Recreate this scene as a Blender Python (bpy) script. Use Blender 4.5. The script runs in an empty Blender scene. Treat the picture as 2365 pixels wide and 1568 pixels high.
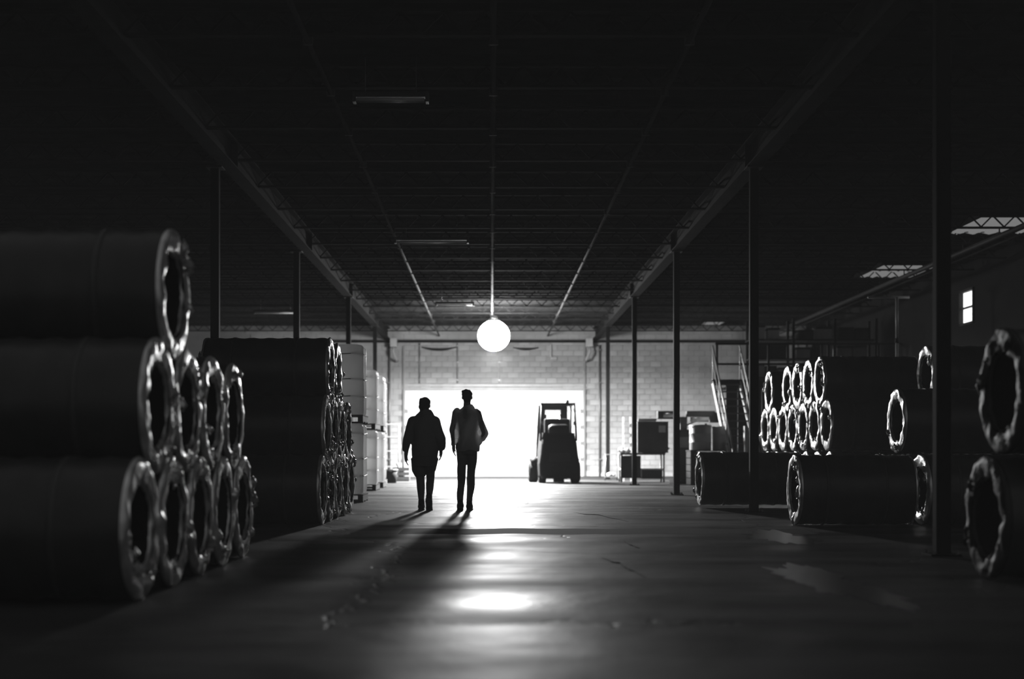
import bpy, bmesh, math, random
from mathutils import Vector, Matrix, noise
random.seed(7)
C = bpy.context.scene.collection
PI = math.pi
# ---------------------------------------------------------------- camera
sc = bpy.context.scene
cam = bpy.data.cameras.new('camera'); camo = bpy.data.objects.new('camera', cam); C.objects.link(camo)
camo.location = (0, 0, 0.87); camo.rotation_euler = (PI/2, 0, 0)
cam.sensor_width = 36; cam.lens = 50; cam.shift_x = 47.5/2365; cam.shift_y = 261/2365
cam.clip_end = 300
cam.dof.use_dof = True; cam.dof.focus_distance = 19.0; cam.dof.aperture_fstop = 1.1
sc.camera = camo
# ---------------------------------------------------------------- world, light, exposure
w = bpy.data.worlds.new('world'); sc.world = w; w.use_nodes = True
w.node_tree.nodes['Background'].inputs[0].default_value = (0.5, 0.5, 0.5, 1)
w.node_tree.nodes['Background'].inputs[1].default_value = 0.27
LX, LY, LZ = 0.07, 43.0, 4.40
BULB = 200.0          # emission of the glowing bowl of the high bay lamp
DOWN = 9000.0         # watts of the lamp's downward beam
HAZE = 0.0003
sc.view_settings.view_transform = 'Standard'; sc.view_settings.look = 'None'
sc.view_settings.gamma = 1; sc.view_settings.use_curve_mapping = False
sc.view_settings.exposure = 0.0
sc.cycles.use_denoising = True
sc.cycles.max_bounces = 10; sc.cycles.diffuse_bounces = 7; sc.cycles.transmission_bounces = 8; sc.cycles.glossy_bounces = 3; sc.cycles.volume_bounces = 0
sc.cycles.caustics_reflective = False; sc.cycles.caustics_refractive = False
sc.cycles.sample_clamp_indirect = 3.0

# ---------------------------------------------------------------- materials
def mat(name, col=0.5, rough=0.5, metal=0.0, bump=0.0, bscale=20.0, var=0.0, vscale=3.0, spec=0.5, transl=0.0, bdist=0.02):
    m = bpy.data.materials.new(name); m.use_nodes = True
    nt = m.node_tree; b = nt.nodes['Principled BSDF']
    b.inputs['Base Color'].default_value = (col, col, col, 1)
    b.inputs['Roughness'].default_value = rough; b.inputs['Metallic'].default_value = metal
    b.inputs['Specular IOR Level'].default_value = spec
    tc = nt.nodes.new('ShaderNodeTexCoord')
    n = nt.nodes.new('ShaderNodeTexNoise'); n.inputs['Scale'].default_value = vscale; n.inputs['Detail'].default_value = 5
    nt.links.new(tc.outputs['Object'], n.inputs['Vector'])
    r = nt.nodes.new('ShaderNodeMapRange')
    r.inputs['From Min'].default_value = 0.3; r.inputs['From Max'].default_value = 0.7
    r.inputs['To Min'].default_value = col*(1-var); r.inputs['To Max'].default_value = min(1, col*(1+var))
    nt.links.new(n.outputs['Fac'], r.inputs['Value'])
    nt.links.new(r.outputs['Result'], b.inputs['Base Color'])
    if bump:
        n2 = nt.nodes.new('ShaderNodeTexNoise'); n2.inputs['Scale'].default_value = bscale; n2.inputs['Detail'].default_value = 4
        nt.links.new(tc.outputs['Object'], n2.inputs['Vector'])
        bp = nt.nodes.new('ShaderNodeBump'); bp.inputs['Strength'].default_value = bump; bp.inputs['Distance'].default_value = bdist
        nt.links.new(n2.outputs['Fac'], bp.inputs['Height']); nt.links.new(bp.outputs['Normal'], b.inputs['Normal'])
    if transl:
        t = nt.nodes.new('ShaderNodeBsdfTranslucent'); mx = nt.nodes.new('ShaderNodeMixShader')
        nt.links.new(r.outputs['Result'], t.inputs['Color'])
        mx.inputs[0].default_value = transl
        nt.links.new(b.outputs[0], mx.inputs[1]); nt.links.new(t.outputs[0], mx.inputs[2])
        nt.links.new(mx.outputs[0], nt.nodes['Material Output'].inputs['Surface'])
    return m
def emit(name, s, col=1.0):
    m = bpy.data.materials.new(name); m.use_nodes = True; nt = m.node_tree
    nt.nodes.remove(nt.nodes['Principled BSDF']); e = nt.nodes.new('ShaderNodeEmission')
    e.inputs[0].default_value = (col, col, col, 1); e.inputs[1].default_value = s
    nt.links.new(e.outputs[0], nt.nodes['Material Output'].inputs['Surface']); return m

M = dict(
    block=mat('painted_block', 0.42, 0.8, spec=0.15, bump=0.35, bscale=30, var=0.18, vscale=1.3),
    blockw=mat('painted_block_pale', 0.5, 0.8, spec=0.15, bump=0.3, bscale=30, var=0.15, vscale=1.7),
    mortar=mat('mortar', 0.3, 0.9, var=0.1),
    door=mat('white_door_paint', 0.8, 0.45, var=0.04, vscale=1),
    track=mat('galvanised_track', 0.25, 0.4, metal=0.6),
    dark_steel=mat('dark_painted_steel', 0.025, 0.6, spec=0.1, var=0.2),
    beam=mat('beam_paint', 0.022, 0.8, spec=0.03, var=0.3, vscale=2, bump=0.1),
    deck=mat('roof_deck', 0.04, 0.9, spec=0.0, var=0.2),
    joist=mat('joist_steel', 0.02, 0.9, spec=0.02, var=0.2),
    conduit=mat('conduit', 0.06, 0.7, spec=0.1),
    film=mat('crumpled_film', 0.85, 0.37, metal=0.75, bump=0.32, bscale=14, var=0.4, vscale=6, transl=0.2, bdist=0.02),
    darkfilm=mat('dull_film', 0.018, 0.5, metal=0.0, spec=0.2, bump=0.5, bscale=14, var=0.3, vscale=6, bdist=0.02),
    wrap=mat('roll_wrap', 0.03, 0.36, bump=0.10, bscale=5, var=0.3, vscale=4, spec=0.35),
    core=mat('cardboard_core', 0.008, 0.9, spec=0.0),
    strap=mat('dark_strap', 0.035, 0.5),
    palefilm=mat('pale_stretch_film', 0.97, 0.35, bump=0.4, bscale=9, var=0.02, vscale=5, spec=0.6, bdist=0.02, transl=0.9),
    palew=mat('pale_roll', 0.55, 0.5, bump=0.2, bscale=6, var=0.15, vscale=3),
    wood=mat('pallet_wood', 0.07, 0.8, var=0.3, vscale=8, bump=0.2),
    fork=mat('forklift_paint', 0.02, 0.6, spec=0.08, var=0.15),
    tyre=mat('rubber', 0.015, 0.8, spec=0.1),
    seat=mat('seat_vinyl', 0.03, 0.6, spec=0.1),
    post=mat('black_post_paint', 0.006, 0.7, spec=0.03),
    red=mat('lamp_lens', 0.3, 0.2),
    machine=mat('machine_paint', 0.08, 0.6, spec=0.15, var=0.2),
    carton=mat('carton', 0.07, 0.8, spec=0.1, var=0.15, vscale=4),
    paper=mat('paper_label', 0.5, 0.7),
    drum=mat('pale_plastic_drum', 0.45, 0.4, var=0.1),
    steelw=mat('pale_painted_steel', 0.5, 0.4, var=0.15),
    housing=mat('fixture_housing', 0.06, 0.5, spec=0.2),
    tube=mat('unlit_glass_tube', 0.75, 0.12, spec=1.0),
    skin=mat('skin', 0.22, 0.5), hair=mat('hair', 0.02, 0.6, bump=0.6, bscale=60),
    black=mat('dark_jacket', 0.2, 0.85, bump=0.4, bscale=9), shorts=mat('dark_shorts', 0.2, 0.85, bump=0.3, bscale=9),
    shirt=mat('pale_shirt', 0.95, 0.8, bump=0.7, bscale=7, var=0.05, transl=0.72, bdist=0.05), trousers=mat('dark_trousers', 0.2, 0.8, bump=0.3, bscale=10),
    shoe=mat('shoe', 0.03, 0.5), sole=mat('shoe_sole', 0.12, 0.6),
    lampmetal=mat('lamp_housing', 0.3, 0.35, metal=0.5),
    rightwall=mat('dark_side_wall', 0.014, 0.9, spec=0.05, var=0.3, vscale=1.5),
)
M['bulb'] = emit('glowing_lamp_bowl', BULB)
M['glow_sheet'] = emit('ceiling_light_pool_glow', 0.2)  # emission standing in for light falling on the ceiling
M['pane'] = emit('daylit_window_pane', 2.2)

def floor_material():
    m = bpy.data.materials.new('polished_concrete'); m.use_nodes = True; nt = m.node_tree; N = nt.nodes; L = nt.links
    b = N['Principled BSDF']; tc = N.new('ShaderNodeTexCoord')
    def nz(sx, sy, scale, detail=4, w=0):
        mp = N.new('ShaderNodeMapping'); mp.inputs['Scale'].default_value = (sx, sy, 1); mp.inputs['Location'].default_value = (w, w*1.7, 0)
        n = N.new('ShaderNodeTexNoise'); n.inputs['Scale'].default_value = scale; n.inputs['Detail'].default_value = detail
        L.new(tc.outputs['Object'], mp.inputs['Vector']); L.new(mp.outputs[0], n.inputs['Vector']); return n
    def rng(n, a, c, x, y):
        r = N.new('ShaderNodeMapRange'); r.inputs['From Min'].default_value = a; r.inputs['From Max'].default_value = c
        r.inputs['To Min'].default_value = x; r.inputs['To Max'].default_value = y; L.new(n, r.inputs['Value']); return r.outputs[0]
    a = nz(0.5, 0.55, 1.0, 5, 3.1)
    L.new(rng(a.outputs['Fac'], 0.35, 0.65, 0.017, 0.047), b.inputs['Base Color'])
    r = nz(0.35, 0.8, 1.0, 4, 8.4)
    L.new(rng(r.outputs['Fac'], 0.36, 0.64, 0.40, 0.62), b.inputs['Roughness'])
    s = nz(0.35, 1.25, 1.0, 6, 4.3)
    L.new(rng(s.outputs['Fac'], 0.38, 0.62, 0.03, 0.18), b.inputs['Specular IOR Level'])
    u = nz(1, 0.6, 0.9, 3, 5.0); f = nz(1, 1, 22, 3, 0)
    mx = N.new('ShaderNodeMath'); mx.operation = 'MULTIPLY_ADD'; mx.inputs[1].default_value = 0.05
    L.new(f.outputs['Fac'], mx.inputs[0]); L.new(u.outputs['Fac'], mx.inputs[2])
    # hairline cracks
    v = N.new('ShaderNodeTexVoronoi'); v.feature = 'DISTANCE_TO_EDGE'; v.inputs['Scale'].default_value = 0.22
    wn = nz(1, 1, 1.2, 5, 2); wa = N.new('ShaderNodeVectorMath'); wa.operation = 'MULTIPLY_ADD'; wa.inputs[1].default_value = (1.2, 1.2, 0)
    L.new(wn.outputs['Color'], wa.inputs[0]); L.new(tc.outputs['Object'], wa.inputs[2]); L.new(wa.outputs[0], v.inputs['Vector'])
    cr = rng(v.outputs['Distance'], 0.0, 0.006, -0.25, 0.0)
    ad = N.new('ShaderNodeMath'); ad.operation = 'ADD'; L.new(mx.outputs[0], ad.inputs[0]); L.new(cr, ad.inputs[1])
    bp = N.new('ShaderNodeBump'); bp.inputs['Strength'].default_value = 0.5; bp.inputs['Distance'].default_value = 0.06
    L.new(ad.outputs[0], bp.inputs['Height']); L.new(bp.outputs['Normal'], b.inputs['Normal'])
    return m
M['floor'] = floor_material()

# ---------------------------------------------------------------- mesh helpers
class MB:
    def __init__(s): s.v = []; s.f = []; s.sm = []
    def add(s, vs, fs, smooth=False, mtx=None):
        o = len(s.v)
        s.v += [tuple(mtx @ Vector(p)) if mtx else tuple(p) for p in vs]
        s.f += [tuple(i+o for i in f) for f in fs]; s.sm += [smooth]*len(fs); return s
    def box(s, x0, x1, y0, y1, z0, z1, bev=0.0, mtx=None):
        if bev <= 0:
            vs = [(x, y, z) for z in (z0, z1) for y in (y0, y1) for x in (x0, x1)]
            return s.add(vs, [(0,2,3,1),(4,5,7,6),(0,1,5,4),(2,6,7,3),(0,4,6,2),(1,3,7,5)], False, mtx)
        b = bmesh.new(); bmesh.ops.create_cube(b, size=1)
        for q in b.verts: q.co = Vector(((x0+x1)/2+q.co.x*(x1-x0), (y0+y1)/2+q.co.y*(y1-y0), (z0+z1)/2+q.co.z*(z1-z0)))
        bmesh.ops.bevel(b, geom=b.edges[:], offset=min(bev, .45*min(x1-x0, y1-y0, z1-z0)), segments=2, affect='EDGES', profile=0.6)
        b.verts.index_update(); vs = [q.co.copy() for q in b.verts]; fs = [[q.index for q in f.verts] for f in b.faces]; b.free()
        return s.add(vs, fs, False, mtx)
    def tube(s, pts, r, n=10, cap=True, ry=None):
        pts = [Vector(p) for p in pts]; rs = r if isinstance(r, (list, tuple)) else [r]*len(pts)
        vs = []; fs = []; prev = None
        for i, p in enumerate(pts):
            d = (pts[min(i+1, len(pts)-1)] - pts[max(i-1, 0)]).normalized()
            if prev is None:
                a = Vector((0, 0, 1)) if abs(d.z) < 0.9 else Vector((0, 1, 0))
                x = d.cross(a).normalized()
            else: x = (prev - d*prev.dot(d)).normalized()
            prev = x; y = d.cross(x)
            for k in range(n):
                t = 2*PI*k/n; vs.append(p + x*math.cos(t)*rs[i] + y*math.sin(t)*rs[i])
        for i in range(len(pts)-1):
            for k in range(n):
                a = i*n+k; b = i*n+(k+1) % n; fs.append((a, a+n, b+n, b))
        if cap: fs.append(tuple(range(n))); fs.append(tuple(range((len(pts)-1)*n+n-1, (len(pts)-1)*n-1, -1)))
        return s.add(vs, fs, True)
    def bar(s, a, b, t, t2=None):      # square bar between two points
        a = Vector(a); b = Vector(b); d = (b-a).normalized(); t2 = t2 or t
        u = Vector((0, 0, 1)) if abs(d.z) < 0.95 else Vector((0, 1, 0))
        x = d.cross(u).normalized(); y = x.cross(d)
        vs = [p + x*sx*t/2 + y*sy*t2/2 for p in (a, b) for sx, sy in ((-1,-1),(1,-1),(1,1),(-1,1))]
        return s.add(vs, [(0,3,2,1),(4,5,6,7),(0,1,5,4),(1,2,6,5),(2,3,7,6),(3,0,4,7)])
    def lathe(s, prof, n=24, axis='z', c=(0,0,0), smooth=True, jit=None):
        vs = []; fs = []; c = Vector(c)
        for i, (r, h) in enumerate(prof):
            for k in range(n):
                t = 2*PI*k/n; rr = r; hh = h
                if jit: rr, hh = jit(i, k, r, h)
                p = (rr*math.cos(t), rr*math.sin(t), hh)
                if axis == 'x': p = (p[2], p[0], p[1])
                if axis == 'y': p = (p[0], p[2], p[1])
                vs.append(c + Vector(p))
        for i in range(len(prof)-1):
            for k in range(n):
                a = i*n+k; b = i*n+(k+1) % n; fs.append((a, b, b+n, a+n))
        return s.add(vs, fs, smooth)
    def ball(s, c, rx, ry=None, rz=None, n=12):
        ry = ry or rx; rz = rz or rx; vs = []; fs = []
        for i in range(1, n):
            for k in range(n*2):
                a = PI*i/n; t = PI*k/n
                vs.append((c[0]+rx*math.sin(a)*math.cos(t), c[1]+ry*math.sin(a)*math.sin(t), c[2]+rz*math.cos(a)))
        w_ = n*2
        for i in range(n-2):
            for k in range(w_):
                a = i*w_+k; b = i*w_+(k+1) % w_; fs.append((a, a+w_, b+w_, b))
        vs += [(c[0], c[1], c[2]+rz), (c[0], c[1], c[2]-rz)]; t = len(vs)-2
        for k in range(w_):
            fs.append((t, k, (k+1) % w_)); fs.append((t+1, (n-2)*w_+(k+1) % w_, (n-2)*w_+k))
        return s.add(vs, fs, True)
    def loft(s, secs, n=20, smooth=True):   # (x, y, z, rx, ry)
        vs = []; fs = []
        for (x, y, z, rx, ry) in secs:
            for k in range(n):
                t = 2*PI*k/n; vs.append((x+rx*math.cos(t), y+ry*math.sin(t), z))
        for i in range(len(secs)-1):
            for k in range(n):
                a = i*n+k; b = i*n+(k+1) % n; fs.append((a, b, b+n, a+n))
        fs.append(tuple(range(n-1, -1, -1))); fs.append(tuple(range((len(secs)-1)*n, len(secs)*n)))
        return s.add(vs, fs, smooth)
    def chain(s, pts, rs, n=12):            # tapered limb with round joints
        for i in range(len(pts)-1): s.tube([pts[i], pts[i+1]], [rs[i], rs[i+1]], n)
        for p, r in zip(pts, rs): s.ball(p, r*1.0, n=7)
        return s
    def mesh(s, name):
        me = bpy.data.meshes.new(name); me.from_pydata(s.v, [], s.f)
        me.polygons.foreach_set('use_smooth', s.sm); me.update(); return me
def obj(name, mb, m, parent=None, loc=(0,0,0), rot=(0,0,0)):
    me = mb.mesh(name) if isinstance(mb, MB) else mb
    if not me.materials: me.materials.append(m)
    o = bpy.data.objects.new(name, me); C.objects.link(o); o.parent = parent; o.location = loc; o.rotation_euler = rot; return o
def tag(o, label=None, cat=None, group=None, kind=None):
    if label: o['label'] = label
    if cat: o['category'] = cat
    if group: o['group'] = group
    if kind: o['kind'] = kind
    return o
def thing(name, label, cat, loc=(0,0,0), rz=0, group=None):
    o = bpy.data.objects.new(name, None); C.objects.link(o); o.location = loc; o.rotation_euler = (0,0,rz); o.empty_display_size = .2
    return tag(o, label, cat, group)
def copy_tree(o, parent=None):
    c = o.copy(); C.objects.link(c); c.parent = parent
    for ch in list(o.children): copy_tree(ch, c)
    return c
def dup(o, label, loc, rz=0, group=None):
    c = copy_tree(o); c['label'] = label; c.location = loc; c.rotation_euler = (0,0,rz)
    if group: c['group'] = group
    return c
def remesh(mb, voxel, name, smooth=3, seed=0, amp=0.0, fs=6.0):
    me = mb.mesh(name+'_tmp'); o = bpy.data.objects.new(name+'_tmp', me); C.objects.link(o)
    r = o.modifiers.new('r', 'REMESH'); r.mode = 'VOXEL'; r.voxel_size = voxel
    if smooth: k = o.modifiers.new('s', 'SMOOTH'); k.iterations = smooth; k.factor = 0.5
    dg = bpy.context.evaluated_depsgraph_get(); out = bpy.data.meshes.new_from_object(o.evaluated_get(dg)); out.name = name
    if amp:
        ns = [v.normal.copy() for v in out.vertices]
        for v, nn in zip(out.vertices, ns):
            q = Vector((v.co.x*fs, v.co.y*fs, v.co.z*fs*0.45)) + Vector((seed, 0, 0))
            v.co += nn*amp*noise.noise(q)
    out.polygons.foreach_set('use_smooth', [True]*len(out.polygons)); out.update()
    bpy.data.objects.remove(o); out.materials.clear(); return out

# ================================================================= the setting
H = 5.5
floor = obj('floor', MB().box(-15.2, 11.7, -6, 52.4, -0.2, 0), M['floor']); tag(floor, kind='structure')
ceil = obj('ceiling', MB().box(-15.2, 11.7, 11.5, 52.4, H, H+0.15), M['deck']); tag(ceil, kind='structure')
# cracks, a rougher, less glossy strip and a damp patch
def fpt(px, py):
    Y = 0.87*3285/(py-1045); return ((px-1135)*Y/3285, Y)
mc = mat('crack_gap', 0.004, 1.0, spec=0.0)
for line in (((1325,1184),(1352,1188),(1385,1189),(1412,1197),(1452,1205)), ((1438,1246),(1450,1257),(1466,1262),(1482,1269)), ((1390,1288),(1412,1298),(1432,1301),(1446,1313),(1470,1323),(1500,1341))):
    k = MB(); pts = []
    for a_, b_ in zip(line, line[1:]):
        for t in (0, .34, .67): pts.append((a_[0]+(b_[0]-a_[0])*t+random.uniform(-2, 2), a_[1]+(b_[1]-a_[1])*t+random.uniform(-.6, .6)))
    pts.append(line[-1]); n = len(pts); vs = []
    for i, q in enumerate(pts):
        x, y = fpt(*q); wd = .09*math.sin(PI*(i+.4)/n)*random.uniform(.7, 1.2)+.01
        vs += [(x, y-wd, .0015), (x, y+wd, .0015)]
    k.add(vs, [(2*i, 2*i+2, 2*i+3, 2*i+1) for i in range(n-1)])
    obj('crack', k, mc, floor)
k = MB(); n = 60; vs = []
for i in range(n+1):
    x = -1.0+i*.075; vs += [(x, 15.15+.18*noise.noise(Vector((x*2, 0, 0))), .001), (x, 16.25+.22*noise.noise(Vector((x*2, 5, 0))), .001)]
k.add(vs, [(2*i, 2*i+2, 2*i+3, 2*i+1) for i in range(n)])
obj('dull_strip', k, mat('dull_concrete', 0.035, 0.8, spec=0.03, var=0.25, vscale=5), floor)
def damp(cx, cy, rx, ry, sd):
    n = 96; vs = [(cx, cy, .0012)]
    for i in range(n):
        t = 2*PI*i/n; f = 1+.6*noise.noise(Vector((math.cos(t)*1.5+sd, math.sin(t)*1.5, sd)))+.5*noise.noise(Vector((math.cos(t)*5+sd, math.sin(t)*5, sd))); vs.append((cx+rx*f*math.cos(t), cy+ry*f*math.sin(t), .0012))
    return MB().add(vs, [(0, i+1, (i+1) % n+1) for i in range(n)])
md = mat('damp_concrete', 0.03, 0.33, spec=0.6, bump=0.4, bscale=2.5, var=0.2, bdist=0.01)
tag(obj('damp_patch', damp(2.98, 14.6, .30, 1.0, 1), md), 'damp glossy patch on the floor beside the front floor roll', 'puddle')
tag(obj('damp_patch', damp(2.28, 9.6, .26, 1.3, 4), md), 'damp glossy streak on the floor in front of the nearest post', 'puddle')
# ribs of the deck
rb = MB()
for i in range(64):
    y = 12 + i*0.62; rb.box(-15, 11.5, y, y+0.12, H-0.05, H)
tag(obj('rib', rb, M['deck'], ceil), kind='stuff')
wl = obj('wall_left', MB().box(-15.2, -15, -6, 52.4, 0, H), M['deck']); tag(wl, kind='structure')
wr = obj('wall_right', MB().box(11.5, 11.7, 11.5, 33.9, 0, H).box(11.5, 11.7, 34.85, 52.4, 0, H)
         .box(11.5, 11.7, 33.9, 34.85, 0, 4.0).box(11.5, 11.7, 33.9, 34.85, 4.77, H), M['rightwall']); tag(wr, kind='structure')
DX0, DX1, DZ = -3.2, 3.4, 3.17
wb = obj('wall_back', MB().box(-15.2, DX0, 52.02, 52.4, 0, H).box(DX1, 11.7, 52.02, 52.4, 0, H).box(DX0, DX1, 52.02, 52.4, DZ, H), M['mortar'])
tag(wb, kind='structure')
# blocks
bmesh_cache = []
for wdt in (0.39, 0.19):
    me = MB().box(-wdt/2, wdt/2, -0.02, 0.02, -0.095, 0.095, 0.008).mesh('block'); bmesh_cache.append(me)
me_a = bmesh_cache[0]; me_a.materials.append(M['block']); me_b = me_a.copy(); me_b.materials.clear(); me_b.materials.append(M['blockw'])
rest = MB(); cnt = 0
for row in range(27):
    z = 0.1 + row*0.2
    off = 0.2*(row % 2)
    for col in range(-38, 29):
        x = col*0.4 + off
        if z < DZ+0.02 and DX0-0.18 < x < DX1+0.18: continue
        if x < -14.8 or x > 11.3: continue
        if x < -9: continue
        yy = 52.005 + random.uniform(-0.004, 0.004)
        near = (DX0 < x < DX1 and z < 5.05) or (DX1 <= x < 6.1 and 2.0 < z < 5.05)
        if near and cnt < 300:
            o = obj('block', me_a if random.random() < .7 else me_b, None, wb, (x, yy, z)); cnt += 1
        else:
            rest.box(x-0.195, x+0.195, yy-0.02, yy+0.02, z-0.095, z+0.095)
tag(obj('block', rest, M['block'], wb), kind='stuff')
tag(obj('trim_1', MB().box(-9, 11.4, 51.86, 51.98, 4.88, 4.98, 0.01), M['joist']), kind='structure')
tag(obj('baseboard_back', MB().box(DX1+0.2, 11.4, 51.93, 51.98, 0, 0.12, 0.01), M['steelw']), kind='structure')
# sectional door
d = obj('door_1', MB().box(DX0-0.02, DX1+0.02, 52.1, 52.12, 0, DZ), M['door']); tag(d, kind='structure')
zs = [0.03, 0.62, 1.21, 1.80, 2.38, 2.96+0.21]
for i in range(5):
    p = MB().box(DX0, DX1, 52.03, 52.09, zs[i]+0.012, zs[i+1]-0.012, 0.012)
    for k in range(6):
        x = DX0+0.15+k*1.08
        p.box(x, x+0.9, 52.018, 52.035, zs[i]+0.11, zs[i+1]-0.11, 0.006)
    pn = obj('panel', p, M['door'], d)
    for k in range(5):
        x = DX0+0.1+k*(DX1-DX0-0.2)/4
        if i < 4: obj('hinge', MB().box(x-0.05, x+0.05, 52.0, 52.03, zs[i+1]-0.07, zs[i+1]+0.07, .004), M['track'], pn)
obj('bottom_seal', MB().box(DX0, DX1, 52.04, 52.09, 0, 0.035, .005), M['door'], d)
for x in (DX0, DX1):
    s_ = 1 if x > 0 else -1
    obj('door_track', MB().box(x-0.04, x+0.04, 51.9, 51.98, 0, 4.75, .005), M['track'], d)
obj('header_rail', MB().box(DX0-0.1, DX1+0.1, 51.93, 51.98, DZ+0.0, DZ+0.05, .005).box(DX0-0.1, DX1+0.1, 51.95, 51.98, DZ+0.12, DZ+0.19, .005), M['steelw'], d)
# conduits dropping to the header
for i, (x, lab) in enumerate(((-2.63, 'thin dark conduit dropping to the door header, farthest from the forklift'), (-1.25, 'thin dark conduit dropping to the door header above the tall person'), (0.29, 'thin conduit dropping to the door header below the bright lamp'))):
    c = thing('wall_conduit', lab, 'conduit', (x, 51.93, 3.4))
    obj('pipe', MB().tube([(0,0,0), (0,0,1.46)], 0.022, 8), M['track'] if i < 2 else M['steelw'], c)
    for z in (0.1, 0.75, 1.35): obj('clamp', MB().box(-.04,.04,-.03,.05,z,z+.03), M['track'], c)
def sag(x0, x1, z, dz, r, n=14):
    return MB().tube([(x0+(x1-x0)*i/n, 51.94, z-dz*4*(i/n)*(1-i/n)) for i in range(n+1)], [r*(0.35+0.65*math.sin(PI*min(max(i/n,.02),.98))) for i in range(n+1)], 8)
tag(obj('hanging_cable', sag(-2.55, -1.28, 4.72, .09, .05), M['tyre']), 'dark cable bundle sagging between two conduits above the roller door', 'cable')
tag(obj('hanging_cable', sag(0.80, 1.72, 4.70, .05, .045), M['tyre']), 'shorter dark cable bundle sagging above the door beyond the bright lamp', 'cable')
tag(obj('wall_box', MB().box(2.12, 2.2, 51.85, 51.98, 4.35, 4.8, .01).box(2.14, 2.4, 51.9, 51.98, 4.25, 4.36,.01), M['track']), 'narrow dark junction box on the block wall above the forklift', 'junction box')
# pilasters and edge pipes beside the door
for x, lab in ((-3.72, 'grey down pipe on the wall beside the door, next to the wrapped loads'), (3.95, 'grey down pipe on the wall beside the door, next to the forklift')):
    c = thing('down_pipe', lab, 'pipe', (x, 51.9, 0))
    obj('pipe', MB().tube([(0,0,0), (0,0,4.8)], 0.035, 10), M['track'], c)
    for z in (0.6, 2.0, 3.4, 4.6): obj('clamp', MB().box(-.06,.06,-.04,.08,z,z+.04,.005), M['track'], c)

# ---- window in the side wall (two lit panes)
wn = obj('window_1', MB().box(11.46, 11.56, 33.86, 33.92, 3.95, 4.82).box(11.46, 11.56, 34.83, 34.89, 3.95, 4.82).box(11.46, 11.56, 33.86, 34.89, 3.95, 4.01).box(11.46, 11.56, 33.86, 34.89, 4.76, 4.82).box(11.48, 11.55, 33.9, 34.85, 4.36, 4.395), M['dark_steel'])
tag(wn, kind='structure')
obj('pane', MB().box(11.56, 11.57, 33.9, 34.85, 4.01, 4.36), M['pane'], wn); obj('pane', MB().box(11.56, 11.57, 33.9, 34.85, 4.395, 4.76), M['pane'], wn)
# ---- framed glowing sheets imitating pools of light on the ceiling
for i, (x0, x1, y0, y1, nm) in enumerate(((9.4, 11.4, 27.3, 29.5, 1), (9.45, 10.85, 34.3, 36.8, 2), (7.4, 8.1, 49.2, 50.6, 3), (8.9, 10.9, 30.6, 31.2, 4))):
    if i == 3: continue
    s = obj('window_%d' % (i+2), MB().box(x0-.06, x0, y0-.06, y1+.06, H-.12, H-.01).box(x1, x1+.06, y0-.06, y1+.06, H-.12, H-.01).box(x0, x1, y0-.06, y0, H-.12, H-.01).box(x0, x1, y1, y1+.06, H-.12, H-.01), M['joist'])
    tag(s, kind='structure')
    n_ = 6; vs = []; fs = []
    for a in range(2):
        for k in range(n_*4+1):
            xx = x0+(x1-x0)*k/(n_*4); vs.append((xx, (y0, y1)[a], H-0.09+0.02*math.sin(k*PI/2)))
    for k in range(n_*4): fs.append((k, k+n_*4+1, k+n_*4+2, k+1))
    obj('sheet', MB().add(vs, fs, True), M['glow_sheet'], s)

# ================================================================= roof steel
ys = [12.0, 20.6, 29.2, 37.8, 46.4]
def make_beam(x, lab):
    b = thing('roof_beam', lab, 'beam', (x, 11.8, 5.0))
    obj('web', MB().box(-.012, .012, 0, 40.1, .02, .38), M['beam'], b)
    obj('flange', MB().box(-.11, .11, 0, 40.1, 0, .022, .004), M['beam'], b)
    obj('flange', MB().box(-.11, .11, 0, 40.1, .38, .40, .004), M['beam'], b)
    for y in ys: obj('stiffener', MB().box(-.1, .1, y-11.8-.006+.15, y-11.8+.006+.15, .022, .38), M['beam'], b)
make_beam(-3.8, 'grey steel roof beam running above the left hand wrapped rolls')
make_beam(3.8, 'grey steel roof beam carried by the row of dark posts')
mp_ = thing('roof_pipe', 'long dark pipe hung lengthwise below the glowing ceiling sheets', 'pipe', (9.75, 12, 5.02))
obj('pipe', MB().tube([(0,0,0), (0,39.8,0)], .055, 12), M['dark_steel'], mp_); obj('pipe', MB().tube([(.28,0,-.02), (.28,39.8,-.02)], .02, 8), M['dark_steel'], mp_)
for i in range(19): obj('hanger', MB().box(-.01,.01,.6+i*2.1-.012,.6+i*2.1+.012,.04,.16).box(-.01,.30,.6+i*2.1-.012,.6+i*2.1+.012,.055,.075), M['dark_steel'], mp_)
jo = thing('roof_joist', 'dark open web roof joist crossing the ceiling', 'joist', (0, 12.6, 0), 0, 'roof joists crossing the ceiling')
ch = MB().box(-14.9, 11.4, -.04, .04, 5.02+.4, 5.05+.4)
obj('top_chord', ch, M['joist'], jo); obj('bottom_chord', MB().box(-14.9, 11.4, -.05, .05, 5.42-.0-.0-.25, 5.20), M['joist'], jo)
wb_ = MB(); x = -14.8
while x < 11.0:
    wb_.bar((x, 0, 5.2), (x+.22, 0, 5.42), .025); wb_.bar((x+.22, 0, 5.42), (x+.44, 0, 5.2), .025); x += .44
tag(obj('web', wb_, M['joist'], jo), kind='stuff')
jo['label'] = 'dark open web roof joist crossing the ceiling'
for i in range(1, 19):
    dup(jo, jo['label'], (0, 12.6+i*2.1, 0), 0, 'roof joists crossing the ceiling')
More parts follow.
